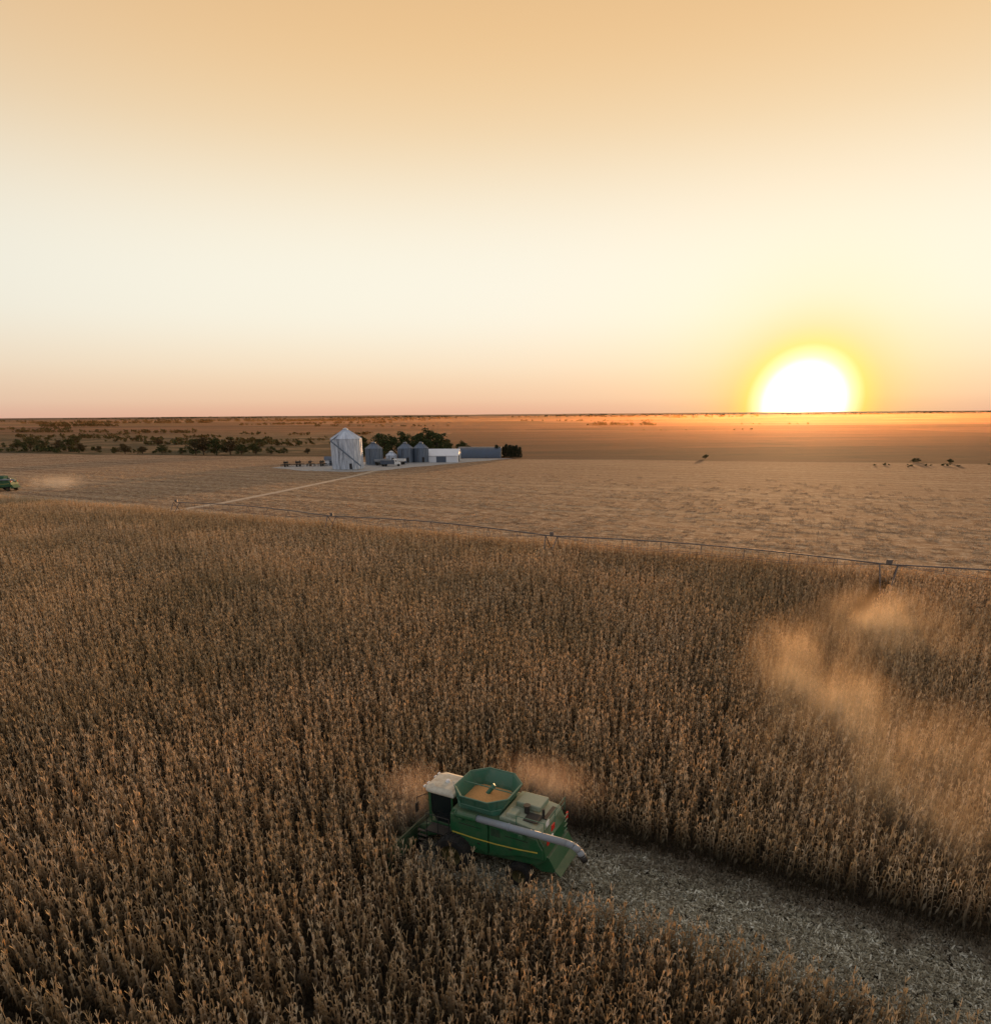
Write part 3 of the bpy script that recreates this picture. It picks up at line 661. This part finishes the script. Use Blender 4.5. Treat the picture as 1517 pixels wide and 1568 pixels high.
def tree_mesh(seed,h,fol):
    r=random.Random(seed); b=MB(); b.tube((0,0,0),(0,0,h*.3),.035*h,.025*h,n=7,mat=1); b.tube((0,0,h*.3),(.02*h,0,h*.7),.025*h,.008*h,n=6,mat=1)
    for i in range(20):
        A=i*2.4+r.uniform(-.3,.3); z0=h*r.uniform(.10,.5); rr=h*r.uniform(.15,.42); z1=min(h*.92,z0+h*r.uniform(.04,.36)); e=(math.cos(A)*rr,math.sin(A)*rr,z1)
        b.tube((0,0,z0),e,.013*h,.004*h,n=5,mat=1); clump(b,r,e,h*r.uniform(.11,.19),80,h*.024,0)
    for i in range(5): clump(b,r,(r.uniform(-.15,.15)*h,r.uniform(-.15,.15)*h,h*r.uniform(.6,.88)),h*.14,80,h*.024,0)
    me=b.obj('tree',[fol,BARK],link=False); return me.data
def cedar_mesh(seed,h):
    r=random.Random(seed); b=MB(); b.tube((0,0,0),(0,0,h*.9),.03*h,.006*h,n=6,mat=1)
    for i in range(16):
        q=i/16; A=i*2.4; rr=h*.26*(1-q)**.7; z=h*(.06+.85*q); b.tube((0,0,z),(math.cos(A)*rr,math.sin(A)*rr,z),.008*h,.004*h,n=4,mat=1)
        for k in range(3): clump(b,r,(math.cos(A+k*2.1)*rr*.7,math.sin(A+k*2.1)*rr*.7,z),h*.11,30,h*.024,0)
    return b.obj('cedar',[CED,BARK],link=False).data
tm=[tree_mesh(i,10,FOL) for i in range(4)]+[tree_mesh(20+i,10,FOLB) for i in range(2)]; cm=[cedar_mesh(i,7) for i in range(2)]
def put(name,data,x,y,s,sz=None):
    o=bpy.data.objects.new(name,data); S.collection.objects.link(o); z=float(hgt(np.array(x),np.array(y))); o.location=(x,y,z-.1); o.scale=(s,s,s*(sz or 1)); o.rotation_euler[2]=random.uniform(0,6.28)
for x,y,s in((-52,352,1.25),(-46,346,1.2),(-40,350,1.3),(-34,349,1.2),(-29,352,1.5),(-24,346,1.25),(-62,356,1.1),(-70,352,.8),(-20,350,.9),(-57,340,.7),(-12,362,.8),(-48,330,.6)): put('deciduous_tree',random.choice(tm[:4]),x,y,s)
for i in range(8): put('cedar_tree',random.choice(cm),5+i*1.6,346+random.uniform(-3,3),random.uniform(.75,.95))
# creek trees on the left
cr=[(-292,455,1.1),(-281,450,.9),(-268,446,.95),(-305,462,.9),(-258,440,1.05),(-250,438,.7),(-236,432,.5),(-216,412,.5),(-208,408,.8),(-196,404,.6),(-184,402,.7),(-170,396,.5),(-160,390,1.15),(-154,386,1.3),(-147,386,1.15),(-141,390,1.05),(-134,388,.8),(-127,390,.85),(-119,392,.6),(-112,392,.5),(-98,388,.45),(-300,520,1.),(-230,500,.8),(-150,470,.8),(175,288,.25),(178,290,.22),(186,282,.25),(100,322,.28)]
for x,y,s in cr: put('deciduous_tree',random.choice(tm),x,y,s,.8)
# distant hedgerows and tree lines: one object
r=random.Random(5); b=MB()
def line(x0,y0,x1,y1,h,dens):
    L=math.hypot(x1-x0,y1-y0)
    for _ in range(max(2,int(L*dens))):
        q=r.random(); x=x0+(x1-x0)*q+r.gauss(0,2); y=y0+(y1-y0)*q+r.gauss(0,5); hh=h*r.uniform(.4,1.1); z=float(hgt(np.array(x),np.array(y)))
        b.tube((x,y,z-.5),(x,y,z+hh*.4),.2,.1,n=4,mat=1)
        for k in range(3): clump(b,r,(x+r.uniform(-.5,.5)*hh,y,z+hh*r.uniform(.2,.6)),hh*.38,14,hh*.14,0)
for a in [(-900,1460,-740,1440,9,.4),(-960,3450,-640,3440,14,.35),(195,1360,320,1340,8,.3),(-500,760,-330,700,5,.3),(-650,980,-380,930,6,.3),(-330,620,-180,600,5,.35),(-260,540,-90,520,4,.35),(-340,450,-110,400,2.5,.35),(-1500,2400,-900,2350,12,.25),(-700,2000,-250,1980,8,.2),(100,2100,500,2080,7,.1),(500,1500,700,1480,4,.06),(-1000,1150,-640,1100,6,.25),(-300,1250,-60,1230,5,.1),(200,900,330,880,2.5,.08),(150,273,215,262,1.2,.25)]: line(*a)
for _ in range(90):
    y=r.uniform(3000,9000); x=r.uniform(-.75,.75)*y; w=r.uniform(100,600); line(x,y,x+w,y+r.uniform(-50,50),r.uniform(8,15),.10)
for _ in range(22):
    y=r.uniform(430,900); x=r.uniform(-.72,-.2)*y; line(x,y,x+r.uniform(10,55),y,r.uniform(2.,5.),.4)
b.obj('distant_tree_line',[FOL,BARK])

# ------------------------------------------------------------------ dust and haze
def dustmat(name,den,nsc,lo,hi,col=(1,.80,.60),sharp=5.,zs=.4):
    m=bpy.data.materials.new(name); m.use_nodes=True; t=NT(m.node_tree); t.n.remove(t.n['Principled BSDF']); out=t.n['Material Output']
    tc=t.node('ShaderNodeTexCoord'); ln=t.vm('LENGTH',tc.outputs['Object'])
    f=t.math('MULTIPLY',t.math('EXPONENT',t.math('MULTIPLY',t.math('MULTIPLY',ln,ln),-sharp)),t.mr(ln,1.,.75))
    g=t.node('ShaderNodeNewGeometry'); nz=t.mr(t.noise(t.vm('MULTIPLY',g.outputs['Position'],(1,.6,zs)),nsc,6,.72),lo,hi,0,1)
    d=t.math('MULTIPLY',t.math('MULTIPLY',f,nz),den)
    v=t.node('ShaderNodeVolumeScatter'); v.inputs['Color'].default_value=(*col,1); v.inputs['Anisotropy'].default_value=.45; t.l.new(d,v.inputs['Density']); t.l.new(v.outputs[0],out.inputs['Volume'])
    try: m.cycles.volume_step_rate=.6
    except Exception: pass
    return m
DM=dustmat('dust',.26,.46,.42,.70,(1,.74,.48),4.6); DM2=dustmat('chaff_dust',.75,1.5,.38,.72,(1,.74,.58),5.); DM3=dustmat('far_dust',.18,.15,.3,.6)
def dust(loc_,rad,m,rz=0):
    bpy.ops.mesh.primitive_ico_sphere_add(subdivisions=3,radius=1,location=loc_); o=bpy.context.object; o.name='dust_cloud'; o.scale=rad; o.rotation_euler[2]=rz; o.data.materials.append(m)
dust((22,42,1.6),(7,20,5.2),DM,R(-14)); dust((23,29,1.4),(12,13,5.4),DM); dust((35,56,1.4),(10,17,4.5),DM,R(-25))
O=Vector((-.88,27.97,0)); Lv=Vector((-.462,-.887,0)); Fv=Vector((-.887,.462,0))
def CL(x,y,z): q=O+Fv*x+Lv*y; return (q.x,q.y,z)
dust(CL(3.0,.3,2.0),(2.6,2.9,2.6),DM2,TH); dust(CL(-2.4,-3.4,2.2),(4.3,2.3,2.4),DM2,TH)
dust((-126,204,2.),(14,6,3.5),DM3)
m=bpy.data.materials.new('haze'); m.use_nodes=True; t=NT(m.node_tree); t.n.remove(t.n['Principled BSDF'])
v=t.node('ShaderNodeVolumeScatter'); v.inputs['Color'].default_value=(1,.46,.18,1); v.inputs['Anisotropy'].default_value=.78; v.inputs['Density'].default_value=1/10500; t.l.new(v.outputs[0],t.n['Material Output'].inputs['Volume'])
b=MB(); b.box((0,1700,-3),(8000,2700,32)); b.obj('haze_layer',[m])
